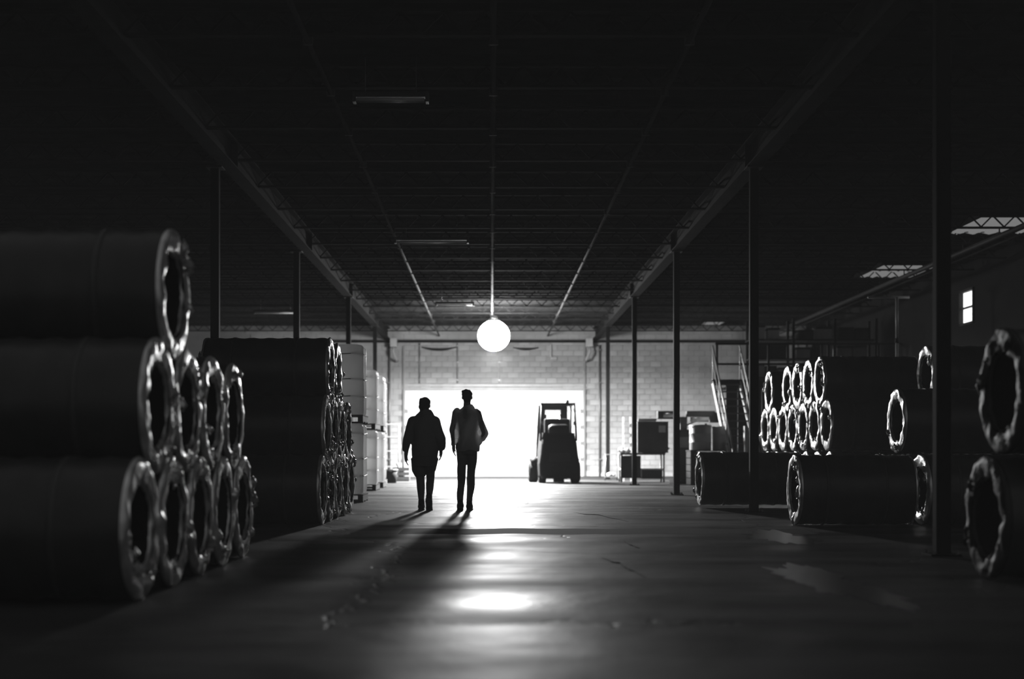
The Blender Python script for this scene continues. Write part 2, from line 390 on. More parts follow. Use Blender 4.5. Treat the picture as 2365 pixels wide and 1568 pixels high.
for x, lab in ((-1.9, 'thin ceiling conduit running lengthwise, above the two walkers'), (0.02, 'thin ceiling conduit running lengthwise in line with the bright lamp'), (2.05, 'thin ceiling conduit running lengthwise, above the forklift')):
    c = thing('ceiling_conduit', lab, 'conduit', (x, 12, 5.12))
    obj('pipe', MB().tube([(0,0,0), (0,39.8,0)], 0.03, 8), M['conduit'], c)
    for i in range(18): obj('clamp', MB().box(-.05,.05,.7+i*2.1-.1,.7+i*2.1-.07,-.035,.05), M['conduit'], c)
# ---------------- posts
def make_post(x, y, lab):
    c = thing('steel_post', lab, 'post', (x, y, 0), 0, 'row of steel posts')
    obj('shaft', MB().box(-.062, .062, -.062, .062, .015, 4.98, .012), M['post'], c)
    bp = obj('base_plate', MB().box(-.13, .13, -.13, .13, 0, .018, .003), M['post'], c)
    for a in (-1, 1):
        for b in (-1, 1): obj('bolt', MB().lathe([(0,.05),(.012,.05),(.012,.018)], 6, c=(a*.1, b*.1, 0), smooth=False), M['track'], bp)
    obj('cap_plate', MB().box(-.12, .12, -.14, .14, 4.98, 5.0, .003), M['dark_steel'], c)
    return c
wl_ = ['nearest the camera, beside the big near rolls', 'beside the tall stack of wrapped rolls', 'beside the dark machine', 'beside the carton on the cart', 'farthest away, close to the bright block wall']
for i, y in enumerate(ys): make_post(3.8, y, 'dark square steel post ' + wl_[i])
wl2 = ['left of the lit aisle, nearest the camera', 'behind the second stack of rolls', 'behind the two tiered wrapped loads', 'behind the last wrapped loads', 'by the far block wall, left of the door']
for i, y in enumerate(ys):
    if i == 0: continue
    make_post(-4.0 if i < 3 else -3.8, y, 'dark steel post ' + wl2[i])
# brackets
for x, lab in ((-3.55, 'pale bracket where the roof beam meets the wall above the wrapped loads'), (3.55, 'pale bracket where the roof beam meets the wall by the farthest post')):
    s_ = 1 if x > 0 else -1
    b = thing('beam_bracket', lab, 'bracket', (x, 51.5, 4.7))
    obj('plate', MB().box(-.12, .12, -.1, .45, .0, .3, .02), M['steelw'], b)
    obj('elbow', MB().tube([(0, -.05, 0), (0, -.15, -.2), (s_*-.1, -.1, -.42), (s_*-.12, .3, -.5)], .045, 8), M['steelw'], b)

# ================================================================= high bay lamp
lp = thing('high_bay_lamp', 'glowing high bay lamp hanging below the joists in front of the door', 'lamp', (LX, LY, LZ))
obj('globe', MB().ball((0,0,0), .48, .48, .46, 18), M['bulb'], lp)
obj('reflector', MB().lathe([(.2,.43),(.18,.47),(.16,.5),(.12,.5)], 32), M['lampmetal'], lp)
obj('ballast_housing', MB().lathe([(.001,.62),(.1,.61),(.11,.46),(.1,.44)], 20), M['lampmetal'], lp)
obj('hook', MB().tube([(0,0,.6),(0,0,.85)], .012, 8), M['track'], lp)
al = bpy.data.lights.new('lamp_beam', 'AREA'); al.shape = 'DISK'; al.size = .7; al.energy = DOWN
alo = bpy.data.objects.new('lamp_beam', al); C.objects.link(alo); alo.parent = lp; alo.location = (0, 0, -.48)
# ---------------- unlit tube fixtures
def fixture(x0, x1, y, z, lab):
    f = thing('tube_light', lab, 'ceiling light', ((x0+x1)/2, y, z)); h = (x1-x0)/2
    obj('housing', MB().box(-h, h, -.06, .06, .03, .09, .01), M['housing'], f)
    obj('tube', MB().tube([(-h+.03, -.035, 0), (h-.03, -.035, 0)], .019, 12), M['tube'], f)
    obj('tube', MB().tube([(-h+.03, .035, 0), (h-.03, .035, 0)], .019, 12), M['tube'], f)
    for s_ in (-1, 1):
        obj('end_cap', MB().box(s_*h-.02, s_*h+.02, -.07, .07, -.03, .09, .006), M['housing'], f)
        obj('hanger', MB().tube([(s_*h*.7, 0, .09), (s_*h*.7, 0, H-z-.02)], .006, 6), M['track'], f)
fixture(-1.87, -.46, 27.7, 4.97, 'unlit tube light above the walkers, its tube catching the lamp')
fixture(-1.53, -.50, 39.5, 4.97, 'farthest unlit tube light, close to the glowing lamp')
fixture(-1.6, -.75, 16.6, 4.98, 'nearest unlit tube light, high near the top of the view')
fixture(-7.0, -5.75, 42.0, 4.99, 'unlit tube light in the dark left bay')
# ---------------- right bay pipe
c = thing('vertical_pipe', 'thin pale vertical pipe rising behind the silver rolls', 'pipe', (9.75, 34.2, 0))
obj('pipe', MB().tube([(0,0,0), (0,0,3.55)], .035, 10), M['steelw'], c); obj('pipe', MB().tube([(0,0,3.55),(0,0,4.6)], .035, 10), M['steelw'], c)
obj('coupling', MB().tube([(0,0,3.5),(0,0,3.62)], .05, 10), M['dark_steel'], c)
obj('cross_pipe', MB().tube([(-.7,0,4.6),(.3,0,4.6)], .03, 10), M['steelw'], c)

# ================================================================= wrapped rolls
RR = 0.422
def ring_mesh(seed):
    rnd = random.Random(seed); n = 72
    prof = [(RR*1.0, -0.012), (RR*1.0, 0.0), (RR*.985, .012), (RR*.94, .020), (RR*.86, .024), (RR*.77, .022), (RR*.68, .015), (RR*.62, .004), (RR*.60, -.006)]
    a = [rnd.uniform(0, 6.28) for _ in range(6)]
    def jit(i, k, r, h):
        t = 2*PI*k/n; q = Vector((math.cos(t)*2.2+seed*5, math.sin(t)*2.2, i*.35))
        f = noise.noise(q*2.0)*.6 + noise.noise(q*5.0)*.5
        big = noise.noise(Vector((math.cos(t)*1.3+seed*9, math.sin(t)*1.3, 0)))
        if i == 0: return r-.002, h
        rr = r + f*.012 + (big*.03 if i >= 6 else big*.008)
        hh = h + f*.010 + (noise.noise(Vector((t*9/PI*1.0 + seed, i*.5, 1.0)))*.018 if 2 <= i <= 7 else 0)
        return min(rr, RR*1.03), hh
    mb = MB().lathe(prof, n, 'x', jit=jit)
    # loose tucks of film
    for _ in range(rnd.randint(3, 6)):
        t = rnd.uniform(0, 2*PI); r0 = RR*rnd.uniform(.68, .9); s = rnd.uniform(.025, .045)
        c = Vector((.055, r0*math.cos(t), r0*math.sin(t)))
        vs = []; m_ = 7
        for i in range(m_):
            for j in range(m_):
                u = (i/(m_-1)-.5)*2; v = (j/(m_-1)-.5)*2
                q = Vector((u*1.5+seed, v*1.5, t))
                vs.append(c + Vector((-.02+.03*(1-u*u*.8)*(1-v*v*.8)+noise.noise(q*2)*.03, u*s*(1+.3*noise.noise(q)), v*s*1.4)))
        fs = [(i*m_+j, (i+1)*m_+j, (i+1)*m_+j+1, i*m_+j+1) for i in range(m_-1) for j in range(m_-1)]
        mb.add(vs, fs, True)
    return mb
def make_roll_proto(L, seed, ends=(1, 1)):
    t = thing('wrapped_roll', 'roll', 'roll')
    n = 56; prof = []
    m_ = 26
    for i in range(m_+1):
        x = -L/2+L*i/m_; prof.append((RR-.006+.006*math.sin(i*1.7+seed)-(.01 if i in (0, m_) else 0), x))
    obj('wrap', MB().lathe(prof, n, 'x'), M['wrap'], t)
    for s_ in (-1, 1):
        rm = ring_mesh(seed*3+s_)
        rm.v = [(s_*(p[0]+L/2), p[1], p[2]) for p in rm.v]
        obj('end_film', rm, M['film'], t)
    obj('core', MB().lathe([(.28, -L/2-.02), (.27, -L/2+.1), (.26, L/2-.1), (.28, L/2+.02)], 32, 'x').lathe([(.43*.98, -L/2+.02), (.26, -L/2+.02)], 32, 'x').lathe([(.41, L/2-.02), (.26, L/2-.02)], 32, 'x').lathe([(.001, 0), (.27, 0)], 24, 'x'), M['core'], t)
    for x in (-L*.27, L*.24): obj('strap', MB().lathe([(RR-.01, x-.02), (RR+.004, x-.018), (RR+.004, x+.018), (RR-.01, x+.02)], 48, 'x'), M['strap'], t)
    return t
protos = [make_roll_proto(1.55, s) for s in range(5)]
used = [False]*5; rollno = [0]
def roll(x_end, side, y, z, label, group, spin=None, yaw=0, L=1.55):
    # side: +1 = visible end faces +x and the body runs to -x
    k = rollno[0] % 5; rollno[0] += 1
    cx = x_end - side*L/2
    if used[k]: o = copy_tree(protos[k])
    else: o = protos[k]; used[k] = True
    o['label'] = label; o['group'] = group
    o.location = (cx, y, z); o.rotation_euler = (spin if spin is not None else random.uniform(0, 6.28), 0, yaw)
    return o
ords = ['nearest the camera', 'second from the camera', 'third from the camera', 'fourth from the camera', 'fifth from the camera', 'sixth from the camera', 'farthest from the camera']
def last(i, n): return 'farthest from the camera' if i == n-1 else ords[i]
# near left stack
G = 'wrapped rolls of the near left stack'
for i, y in enumerate((8.37, 9.23, 10.08, 10.94, 11.80)): roll(-2.07, 1, y, .425, 'wrapped roll in the floor row of the near left stack, ' + last(i, 5), G)
for i, y in enumerate((8.80, 9.655, 10.51, 11.37)): roll(-2.07, 1, y, 1.16, 'wrapped roll in the middle row of the near left stack, ' + last(i, 4), G)
roll(-2.07, 1, 9.23, 1.895, 'single wrapped roll lying on top of the near left stack', G)
# second left stack
G = 'wrapped rolls of the second left stack'
for i in range(5): roll(-2.05, 1, 17.2+.86*i, .425, 'wrapped roll in the floor row of the second left stack, ' + last(i, 5), G)
for i in range(4): roll(-2.05, 1, 17.63+.86*i, 1.165, 'wrapped roll in the middle row of the second left stack, ' + last(i, 4), G)
for i in range(2): roll(-2.05, 1, 18.06-.0+.86*i - .86*0, 1.905, 'wrapped roll in the top row of the second left stack, ' + ('nearer the camera' if i == 0 else 'farther from the camera'), G)
# right: two deep pile
G = 'wrapped rolls of the tall right stack'
for i in range(7): roll(5.55, -1, 23.3+.87*i, .425+.05, 'wrapped roll hidden in the floor row of the tall right stack', 'floor row rolls hidden under the tall right stack')
for i in range(7): roll(5.5, -1, 23.3+.87*i, 1.325, 'wrapped roll in the middle row of the tall right stack, ' + last(i, 7), G)
for i in range(6):
    if i == 4: continue
    roll(5.5, -1, 23.78+.87*i, 2.06, 'wrapped roll in the top row of the tall right stack, ' + (['nearest the camera', 'second from the camera', 'third from the camera', 'fourth from the camera', '', 'alone behind a gap'][i]), G)
G = 'wrapped rolls in the front right row'
roll(3.55, -1, 17.1, .425, 'long wrapped floor roll lying in front of the tall right stack', G).scale = (.87, 1, 1)
roll(3.30, -1, 22.5, .46, 'dark wrapped floor roll just left of the second post, in front of the drums', G)
roll(5.25, -1, 18.4, 1.28, 'wrapped roll raised on the floor rolls, its bright end standing alone', G)
roll(6.3, -1, 20.6, 2.0, 'topmost wrapped roll of the middle right pile, with a glinting end', G)
roll(5.16, -1, 17.1, .425, 'wrapped roll whose end shows dimly behind the front floor roll', G)
roll(5.2, -1, 17.98, .425, 'wrapped roll under the raised one in the middle right pile', G)
roll(5.2, -1, 18.9, .425, 'wrapped roll behind the others at floor level in the middle right pile', G)
for y_, z_ in ((20.15, 1.27), (21.02, 1.27), (19.75, .425), (20.6, .425), (21.46, .425)): roll(6.45, -1, y_, z_, 'wrapped roll buried under the topmost roll of the middle right pile', 'rolls buried in the middle right pile')
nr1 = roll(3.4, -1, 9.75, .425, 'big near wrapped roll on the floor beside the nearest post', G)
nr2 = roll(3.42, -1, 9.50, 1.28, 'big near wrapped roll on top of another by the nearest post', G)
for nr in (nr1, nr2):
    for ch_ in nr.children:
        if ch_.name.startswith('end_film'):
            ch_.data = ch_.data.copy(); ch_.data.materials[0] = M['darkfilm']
# timber skids under the right stacks
def skid(x0, x1, y, lab, z=0, h=.05):
    tag(obj('timber_skid', MB().box(x0, x1, y-.05, y+.05, z, z+h, .006), M['wood']), lab, 'timber', 'timber skids under the rolls')
for i in range(7):
    skid(5.6, 7.0, 23.3+.87*i, 'dark timber skid under the tall right stack')

# ================================================================= pallets with wrapped loads
def make_pallet():
    p = thing('pallet', 'pallet', 'pallet')
    for k in range(7): obj('slat', MB().box(-.55, .55, -.55+k*.168, -.55+k*.168+.1, .12, .14, .002), M['wood'], p)
    for x in (-.5, 0, .5): obj('stringer', MB().box(x-.045, x+.045, -.55, .55, .02, .12, .002), M['wood'], p)
    for y in (-.5, 0, .5): obj('bottom_board', MB().box(-.55, .55, y-.05, y+.05, 0, .02, .002), M['wood'], p)
    return p
def make_load():
    l = thing('wrapped_load', 'load', 'wrapped load')
    n = 64; vs = []; fs = []
    zs_ = [0, .03] + [.1*j for j in range(1, 12)] + [1.19, 1.225, 1.24]
    for iz, z in enumerate(zs_):
        sc_ = (.95, .99)[iz] if iz < 2 else (1 if iz < len(zs_)-3 else (.985, .94, .86)[iz-(len(zs_)-3)])
        for k in range(n):
            t = 2*PI*k/n; d_ = Vector((math.cos(t), math.sin(t))); best = .30
            for a in (-1, 1):
                for b in (-1, 1):
                    c_ = Vector((a*.272, b*.272)); pr = d_.dot(c_); q_ = .268**2-(c_.length_squared-pr*pr)
                    if q_ > 0: best = max(best, pr+math.sqrt(q_))
            best = best*sc_ + .010*noise.noise(Vector((d_.x*4, d_.y*4, z*3)))
            vs.append((d_.x*best, d_.y*best, z))
    for i in range(len(zs_)-1):
        for k in range(n): a = i*n+k; b = i*n+(k+1) % n; fs.append((a, b, b+n, a+n))
    fs.append(tuple(range(n-1, -1, -1)))
    obj('film_bag', MB().add(vs, fs, True), M['palefilm'], l)
    top = MB().add([(p[0], p[1], 1.24+.012*noise.noise(Vector(p)*9)) for p in vs[-n:]] + [(0, 0, 1.235)], [(k, (k+1) % n, n) for k in range(n)], True)
    obj('top_sheet', top, M['palefilm'], l)
    for z in (.32, .62, 1.06):
        pts = []
        for k in range(24):
            t = 2*PI*k/24; pts.append((math.copysign(min(.545, abs(math.cos(t))*.62), math.cos(t)), math.copysign(min(.545, abs(math.sin(t))*.62), math.sin(t)), z+.01*math.sin(k)))
        obj('strap', MB().tube(pts+[pts[0]], .009, 6, cap=False), M['strap'], l)
    return l
P0 = make_pallet(); L0 = make_load(); first = True
spots = [(24.8+.55, -2.79, 'nearest pair of stacked loads'), (28.6, -3.75, 'second pair of stacked loads'), (32.9, -3.17, 'third pair of stacked loads'), (35.4, -3.2, 'fourth pair of stacked loads'), (38.4, -3.4, 'farthest pair of stacked loads')]
for (y, x, nm) in spots:
    for lv, zz in (('lower', 0), ('upper', 1.39)):
        for src, nmm, z in ((P0, 'dark pallet, the %s one of the %s' % (lv, nm), zz), (L0, 'pale wrapped bale of upright rolls, the %s of the %s' % (lv, nm), zz+.14)):
            rz = random.uniform(-.03, .03)
            if first: src.location = (x, y, z); src['label'] = nmm; src['group'] = 'pallets on the left' if src is P0 else 'loads on the left'; src.rotation_euler.z = rz
            else: dup(src, nmm, (x, y, z), rz, 'pallets on the left' if src is P0 else 'loads on the left')
        first = False

# shelf rack and crate by the far wall
r = thing('rack_trolley', 'pale open rack trolley beside the far door', 'trolley', (-3.2, 45.5, 0))
for x in (-.22, .25):
    for y in (-.2, .2): obj('upright', MB().tube([(x, y, .08), (x, y, 1.78)], .022, 8), M['track'], r)
for z in (.4, .9, 1.35, 1.75): obj('shelf', MB().box(-.24, .27, -.22, .22, z, z+.035, .005), M['track'], r)
for x in (-.22, .25):
    for y in (-.2, .2): obj('castor', MB().lathe([(.001,-.02),(.05,-.02),(.05,.02),(.001,.02)], 14, 'x', (x, y, .05)), M['tyre'], r)
r = thing('slatted_crate', 'small grey crate of scraps on the floor near the rack trolley', 'crate', (-2.75, 43.5, 0))
for k in range(3):
    for s_ in (-1, 1):
        obj('slat', MB().box(-.24, .24, s_*.2-.01, s_*.2+.01, .03+k*.14, .13+k*.14), M['machine'], r)
        obj('slat', MB().box(s_*.24-.01, s_*.24+.01, -.2, .2, .03+k*.14, .13+k*.14), M['machine'], r)
obj('base', MB().box(-.24, .24, -.2, .2, .0, .03), M['machine'], r)
for k in range(5): obj('scrap', MB().tube([(random.uniform(-.15,.15), random.uniform(-.1,.1), .05), (random.uniform(-.3,.2), random.uniform(-.1,.1), .55)], .03, 8), M['carton'], r)
r = thing('floor_bin', 'low dark bin on the floor at the foot of the farthest wrapped loads', 'bin', (-2.9, 40.6, 0))
obj('body', MB().loft([(0,0,0,.17,.15),(0,0,.02,.19,.17),(0,0,.36,.22,.2)], 16), M['dark_steel'], r)
obj('rim', MB().lathe([(.22,.35),(.235,.36),(.235,.39),(.2,.39)], 20), M['track'], r)

# ================================================================= forklift
fk = thing('forklift', 'dark forklift truck seen from behind in front of the white door', 'forklift', (1.93, 40.2, 0), math.radians(3))
cw = MB()
def rr_sec(w_, l0, l1, z, r=.12, n=5):
    pts = []
    for cx, cy, a0 in ((w_-r, l1-r, 0), (-w_+r, l1-r, PI/2), (-w_+r, l0+r, PI), (w_-r, l0+r, 3*PI/2)):
        for k in range(n): t = a0+PI/2*k/(n-1); pts.append((cx+r*math.cos(t), cy+r*math.sin(t), z))
    return pts
def stack(secs):
    n = len(secs[0]); vs = sum(secs, []); fs = []
    for i in range(len(secs)-1):
        for k in range(n): a = i*n+k; b = i*n+(k+1) % n; fs.append((a, b, b+n, a+n))
    fs.append(tuple(range(n-1, -1, -1))); fs.append(tuple(range((len(secs)-1)*n, len(secs)*n)))
    return MB().add(vs, fs, False)
obj('counterweight', stack([rr_sec(.50, .03, .75, .13), rr_sec(.56, 0, .8, .22), rr_sec(.575, -.02, .8, .55), rr_sec(.53, .0, .8, .85), rr_sec(.505, .05, .8, 1.12), rr_sec(.49, .10, .8, 1.24)]), M['fork'], fk)
obj('hood', stack([rr_sec(.50, .72, 1.75, .2), rr_sec(.50, .70, 1.75, .9), rr_sec(.48, .2, 1.5, 1.22), rr_sec(.46, .25, 1.45, 1.43)]), M['fork'], fk)
obj('rear_grille', MB().box(-.3, .3, -.045, -.01, .62, .86, .01), M['dark_steel'], fk)
st = obj('seat', MB().box(-.27, .27, .75, 1.25, 1.38, 1.50, .04), M['seat'], fk)
obj('backrest', MB().box(-.38, .36, .62, .75, 1.40, 1.84, .05), M['seat'], fk)
obj('gas_bottle', MB().lathe([(.001,-.3),(.12,-.28),(.155,-.2),(.155,.2),(.12,.28),(.001,.3)], 20, 'x', (0, .3, 1.52)), M['fork'], fk)
for x in (-.5, .5):
    obj('guard_post', MB().tube([(x*1.02, .32, 1.2), (x*.99, .35, 1.6), (x*.93, .5, 2.24)], .032, 8), M['fork'], fk)
    obj('guard_post', MB().tube([(x*1.0, 1.75, .75), (x*.97, 1.6, 1.4), (x*.93, 1.45, 2.24)], .032, 8), M['fork'], fk)
    obj('guard_rail', MB().box(x*.93-.03, x*.93+.03, .45, 1.5, 2.22, 2.29, .01), M['fork'], fk)
for k in range(6):
    y = .47+k*.2; obj('guard_bar', MB().box(-.47, .47, y-.02, y+.02, 2.23, 2.285, .006), M['fork'], fk)
obj('beacon', MB().lathe([(.001,.09),(.05,.08),(.055,0)], 14, c=(.26, .5, 2.28)), M['red'], fk)
for x in (-.46, .46): obj('tail_light', MB().box(x-.04, x+.04, .34, .38, 1.65, 1.76, .01), M['red'], fk)
obj('steering_column', MB().tube([(0, 1.72, 1.0), (-.05, 1.5, 1.5)], .035, 8), M['seat'], fk)
obj('steering_wheel', MB().tube([(-.05+.17*math.cos(2*PI*k/20), 1.48+.06*math.sin(2*PI*k/20), 1.52+.15*math.sin(2*PI*k/20)) for k in range(21)], .016, 8, cap=False), M['seat'], fk)
obj('dashboard', MB().box(-.48, .48, 1.6, 1.8, .8, 1.3, .04), M['fork'], fk)
for x in (-.5, .5):
    obj('fender', MB().tube([(x*1.22, 1.3, .52), (x*1.22, 1.45, .66), (x*1.22, 1.7, .68), (x*1.22, 1.9, .5)], [.1,.11,.11,.1], 8), M['fork'], fk)
def wheel(x, y, r, w_):
    t = obj('wheel', MB().lathe([(r*.55,-w_/2),(r*.9,-w_/2),(r,-w_/2+.03),(r,w_/2-.03),(r*.9,w_/2),(r*.55,w_/2),(r*.55,-w_/2)], 28, 'x', (x, y, r)), M['tyre'], fk)
    obj('hub', MB().lathe([(.001,-w_/2+.02),(r*.56,-w_/2+.02),(r*.56,w_/2-.02),(.001,w_/2-.02)], 20, 'x', (x, y, r)), M['machine'], t)
for x in (-.62, .62): wheel(x, 1.6, .31, .26)
for x in (-.46, .46): wheel(x, .42, .24, .2)
obj('axle', MB().tube([(-.5,.42,.24),(.5,.42,.24)], .06, 8).tube([(-.5,1.6,.31),(.5,1.6,.31)], .08, 8).box(-.14,.14,.1,.5,.03,.3,.02), M['dark_steel'], fk)
for x in (-.33, .33):
    obj('mast_rail', MB().box(x-.1, x+.1, 2.0, 2.16, .08, 2.26, .01), M['dark_steel'], fk)
obj('mast_crossbar', MB().box(-.42, .42, 2.0, 2.12, 2.13, 2.26, .01).box(-.4, .4, 2.0, 2.12, .5, .6, .01).box(-.4,.4,2.0,2.12,1.3,1.36,.01), M['dark_steel'], fk)
obj('lift_cylinder', MB().tube([(.22,2.05,.1),(.22,2.05,2.0)], .035, 10).tube([(-.22,2.05,.1),(-.22,2.05,2.0)], .035, 10), M['track'], fk)
obj('carriage', MB().box(-.5, .5, 2.2, 2.25, .12, .22, .01).box(-.5, .5, 2.2, 2.25, .5, .6, .01), M['dark_steel'], fk)
for x in (-.28, .28): obj('fork_arm', MB().box(x-.06, x+.06, 2.25, 2.3, .05, .62, .006).box(x-.06, x+.06, 2.25, 3.3, .04, .085, .006), M['dark_steel'], fk)

# ================================================================= right bay clutter
t = thing('work_cart', 'low metal work cart with a shelf, carrying a dark carton', 'cart', (4.43, 42, 0))
obj('tabletop', MB().box(-.66, .66, -.4, .4, .80, .86, .01), M['machine'], t)
obj('shelf', MB().box(-.62, .62, -.38, .38, .36, .40, .006), M['steelw'], t)
obj('side_panel', MB().box(-.64, -.06, -.39, -.37, .12, .78), M['carton'], t)
obj('lower_box', MB().box(-.02, .58, -.36, .3, .1, .36, .01), M['carton'], t)
for x in (-.62, .62):
    for y in (-.36, .36):
        lg = obj('leg', MB().box(x-.025, x+.025, y-.025, y+.025, .1, .8), M['steelw'], t)
        obj('castor', MB().lathe([(.001,-.02),(.05,-.02),(.05,.02),(.001,.02)], 14, 'x', (x, y, .05)), M['tyre'], lg)
obj('handle', MB().tube([(.66,-.3,.85),(.78,-.3,1.0),(.78,.3,1.0),(.66,.3,.85)], .018, 8), M['steelw'], t)
t = thing('carton', 'large dark carton with a pale paper label standing on the work cart', 'carton', (4.72, 42, .86))
bx = MB().box(-.44, .46, -.35, .35, 0, .92, .008); obj('box', bx, M['carton'], t)
obj('paper_label', MB().box(.18, .38, -.356, -.35, .6, .8), M['paper'], t)
obj('tape', MB().box(-.445, .465, -.03, .03, .918, .925), M['paper'], t)
obj('flap', MB().add([(-.44,-.35,.92),(.1,-.35,.92),(.1,-.55,.99),(-.44,-.55,.99),(-.44,-.35,.93),(.1,-.35,.93),(.1,-.55,1.0),(-.44,-.55,1.0)], [(0,1,2,3),(7,6,5,4),(0,4,5,1),(2,6,7,3),(1,5,6,2),(0,3,7,4)]), M['paper'], t)
t = thing('cloth_heap', 'dark rags heaped on the end of the work cart', 'rags', (3.98, 42, .86))
mb = MB()
for k in range(7): mb.ball((random.uniform(-.15,.15), random.uniform(-.2,.2), .03+random.uniform(0,.06)), random.uniform(.06,.12), random.uniform(.06,.12), random.uniform(.04,.09), 8)
obj('cloth', remesh(mb, .02, 'cloth', 2, 3, .03, 9), M['black'], t)
t = thing('folding_frame', 'slim pale folding frame leaning beside the carton', 'frame', (4.12, 43.0, 0))
for x in (-.12, .1): obj('rail', MB().bar((x, 0, 0), (x+.02, .35, 1.95), .04, .03), M['steelw'], t)
for k in range(6): obj('rung', MB().bar((-.12, .05*k+.03, .25+k*.3), (.1, .05*k+.03, .25+k*.3), .03), M['steelw'], t)
t = thing('wire_stand', 'small wire stand with a scrap tray beside the farthest post', 'stand', (3.72, 44.5, 0))
for x in (-.16, .22):
    for y in (-.15, .15): obj('leg', MB().tube([(x,y,0),(x,y,.82)], .012, 6), M['track'], t)
for z in (.1, .8):
    obj('tray', MB().box(-.17, .23, -.16, .16, z, z+.02), M['track'], t)
obj('scrap', MB().ball((-.02, 0, .18), .1, .08, .07, 8).ball((.1, .02, .17), .07, .08, .06, 8), M['paper'], t)
# wrapping machine
t = thing('wrapping_machine', 'dark machine with a long horizontal arm behind the third post', 'machine', (5.45, 39.5, 0))
obj('cabinet', MB().box(-.36, .22, -.4, .4, .1, 1.5, .04), M['dark_steel'], t)
obj('control_panel', MB().box(-.30, -.02, -.43, -.40, 1.0, 1.3, .01), M['machine'], t)
obj('base', MB().box(-.45, 1.05, -.5, .5, 0, .1, .02), M['dark_steel'], t)
obj('column', MB().box(-.22, -.02, -.1, .1, 1.5, 1.86, .02), M['machine'], t)
obj('arm', MB().box(-.05, .75, -.14, .14, 1.86, 2.02, .03).box(.6, .88, -.12, .12, 1.7, 1.98, .04), M['machine'], t)
obj('arm_head', MB().box(-.85, -.25, -.16, .16, 1.80, 2.02, .03), M['machine'], t)
obj('roller', MB().tube([(-.7,-.18,1.9),(-.35,-.18,1.9)], .06, 14), M['steelw'], t)
obj('roller', MB().tube([(.05,-.2,1.78),(.55,-.2,1.78)], .07, 14), M['palew'], t)
obj('brace', MB().bar((-.1, 0, 1.6), (.5, 0, 1.86), .05), M['steelw'], t)
obj('knob', MB().ball((-.33, -.45, .75), .04, n=8).ball((-.35,-.45,.35),.045,n=8), M['steelw'], t)
# drums on a crate
t = thing('dark_crate', 'dark wooden crate under the pale drums', 'crate', (5.85, 38, 0))
for k in range(5):
    obj('plank', MB().box(-.58, .52, -.42, -.40, .02+k*.178, .18+k*.178, .004), M['dark_steel'], t)
    obj('plank', MB().box(-.58, .52, .40, .42, .02+k*.178, .18+k*.178, .004), M['dark_steel'], t)
    for s_ in (-1, 1): obj('plank', MB().box(-.03+s_*.55-.01, -.03+s_*.55+.01, -.40, .40, .02+k*.178, .18+k*.178, .004), M['dark_steel'], t)
obj('lid', MB().box(-.60, .54, -.44, .44, .90, .93, .004), M['dark_steel'], t)
def drum(x, y, z, r, h, lab):
    t = thing('plastic_drum', lab, 'drum', (x, y, z), 0, 'pale drums')
    obj('body', MB().lathe([(.001,0),(r*.95,0),(r,.02),(r,h*.3),(r*1.03,h*.32),(r,h*.34),(r,h*.66),(r*1.03,h*.68),(r,h*.7),(r,h*.95),(r*.96,h)], 30), M['drum'], t)
    obj('lid', MB().lathe([(r*1.04,h*.93),(r*1.05,h),(r*.95,h+.02),(.001,h+.03)], 30), M['drum'], t)
    obj('bung', MB().lathe([(.001,h+.06),(.03,h+.055),(.035,h+.02)], 10, c=(r*.5,0,0)), M['dark_steel'], t)
drum(5.58, 38, .93, .29, .66, 'wide pale plastic drum on the dark crate, nearer the machine')
drum(6.13, 38.05, .93, .22, .62, 'narrower pale plastic drum on the dark crate, nearer the stairs')
t = thing('upright_pipe_roll', 'short white upright tube beside the foot of the stairs', 'tube', (6.62, 37.2-.2, 0))
obj('tube', MB().lathe([(.04,.0),(.06,.0),(.06,1.56),(.04,1.56),(.04,.0)], 18), M['door'], t)
obj('base', MB().lathe([(.001,.03),(.15,.03),(.16,0)], 18), M['dark_steel'], t)

# ---------------- mezzanine and stairs
mz = thing('mezzanine', 'dark mezzanine deck with railings behind the tall right stack', 'mezzanine', (0, 0, 0))
obj('deck', MB().box(6.6, 11.45, 40.02, 42.3, 2.72, 2.92, .01).box(6.2, 7.02, 39.85, 40.2, 2.80, 2.92, .01), M['dark_steel'], mz)
for k in range(14): obj('panel', MB().box(6.65+k*.34, 6.65+k*.34+.325, 40.3, 40.34, 0, 2.72, .006), M['dark_steel'], mz)
for x in (6.35, 7.8, 9.3, 10.9): obj('railing_post', MB().box(x-.03, x+.03, 40.02, 40.08, 2.92, 3.95), M['dark_steel'], mz)
for z in (3.33, 3.9): obj('rail', MB().box(6.3, 11.4, 40.02, 40.08, z, z+.06, .01), M['dark_steel'], mz)
st = thing('staircase', 'steep pale metal staircase coming down from the mezzanine', 'stairs', (0, 0, 0))
def sp(u, dz=0, x=6.3): return (x, 40-u*3.4, 2.92*(1-u)+dz)
for x in (6.22, 6.98):
    obj('stringer', MB().bar(sp(0, -.05, x), sp(1, .05, x), .04, .2), M['steelw'], st)
    obj('handrail', MB().tube([sp(0, .95, x), sp(1, .95, x)], .024, 8).tube([sp(0,.5,x), sp(1,.5,x)], .016, 8), M['steelw' if x > 6.5 else 'track'], st)
    for u in (0.02, .35, .68, .98): obj('baluster', MB().tube([sp(u, 0, x), sp(u, .95, x)], .018, 8), M['steelw'], st)
for k in range(13):
    u = (k+.7)/14; obj('tread', MB().box(6.24, 6.96, 40-u*3.4-.12, 40-u*3.4+.12, 2.92*(1-u)-.02, 2.92*(1-u)+.015, .003), M['machine'], st)
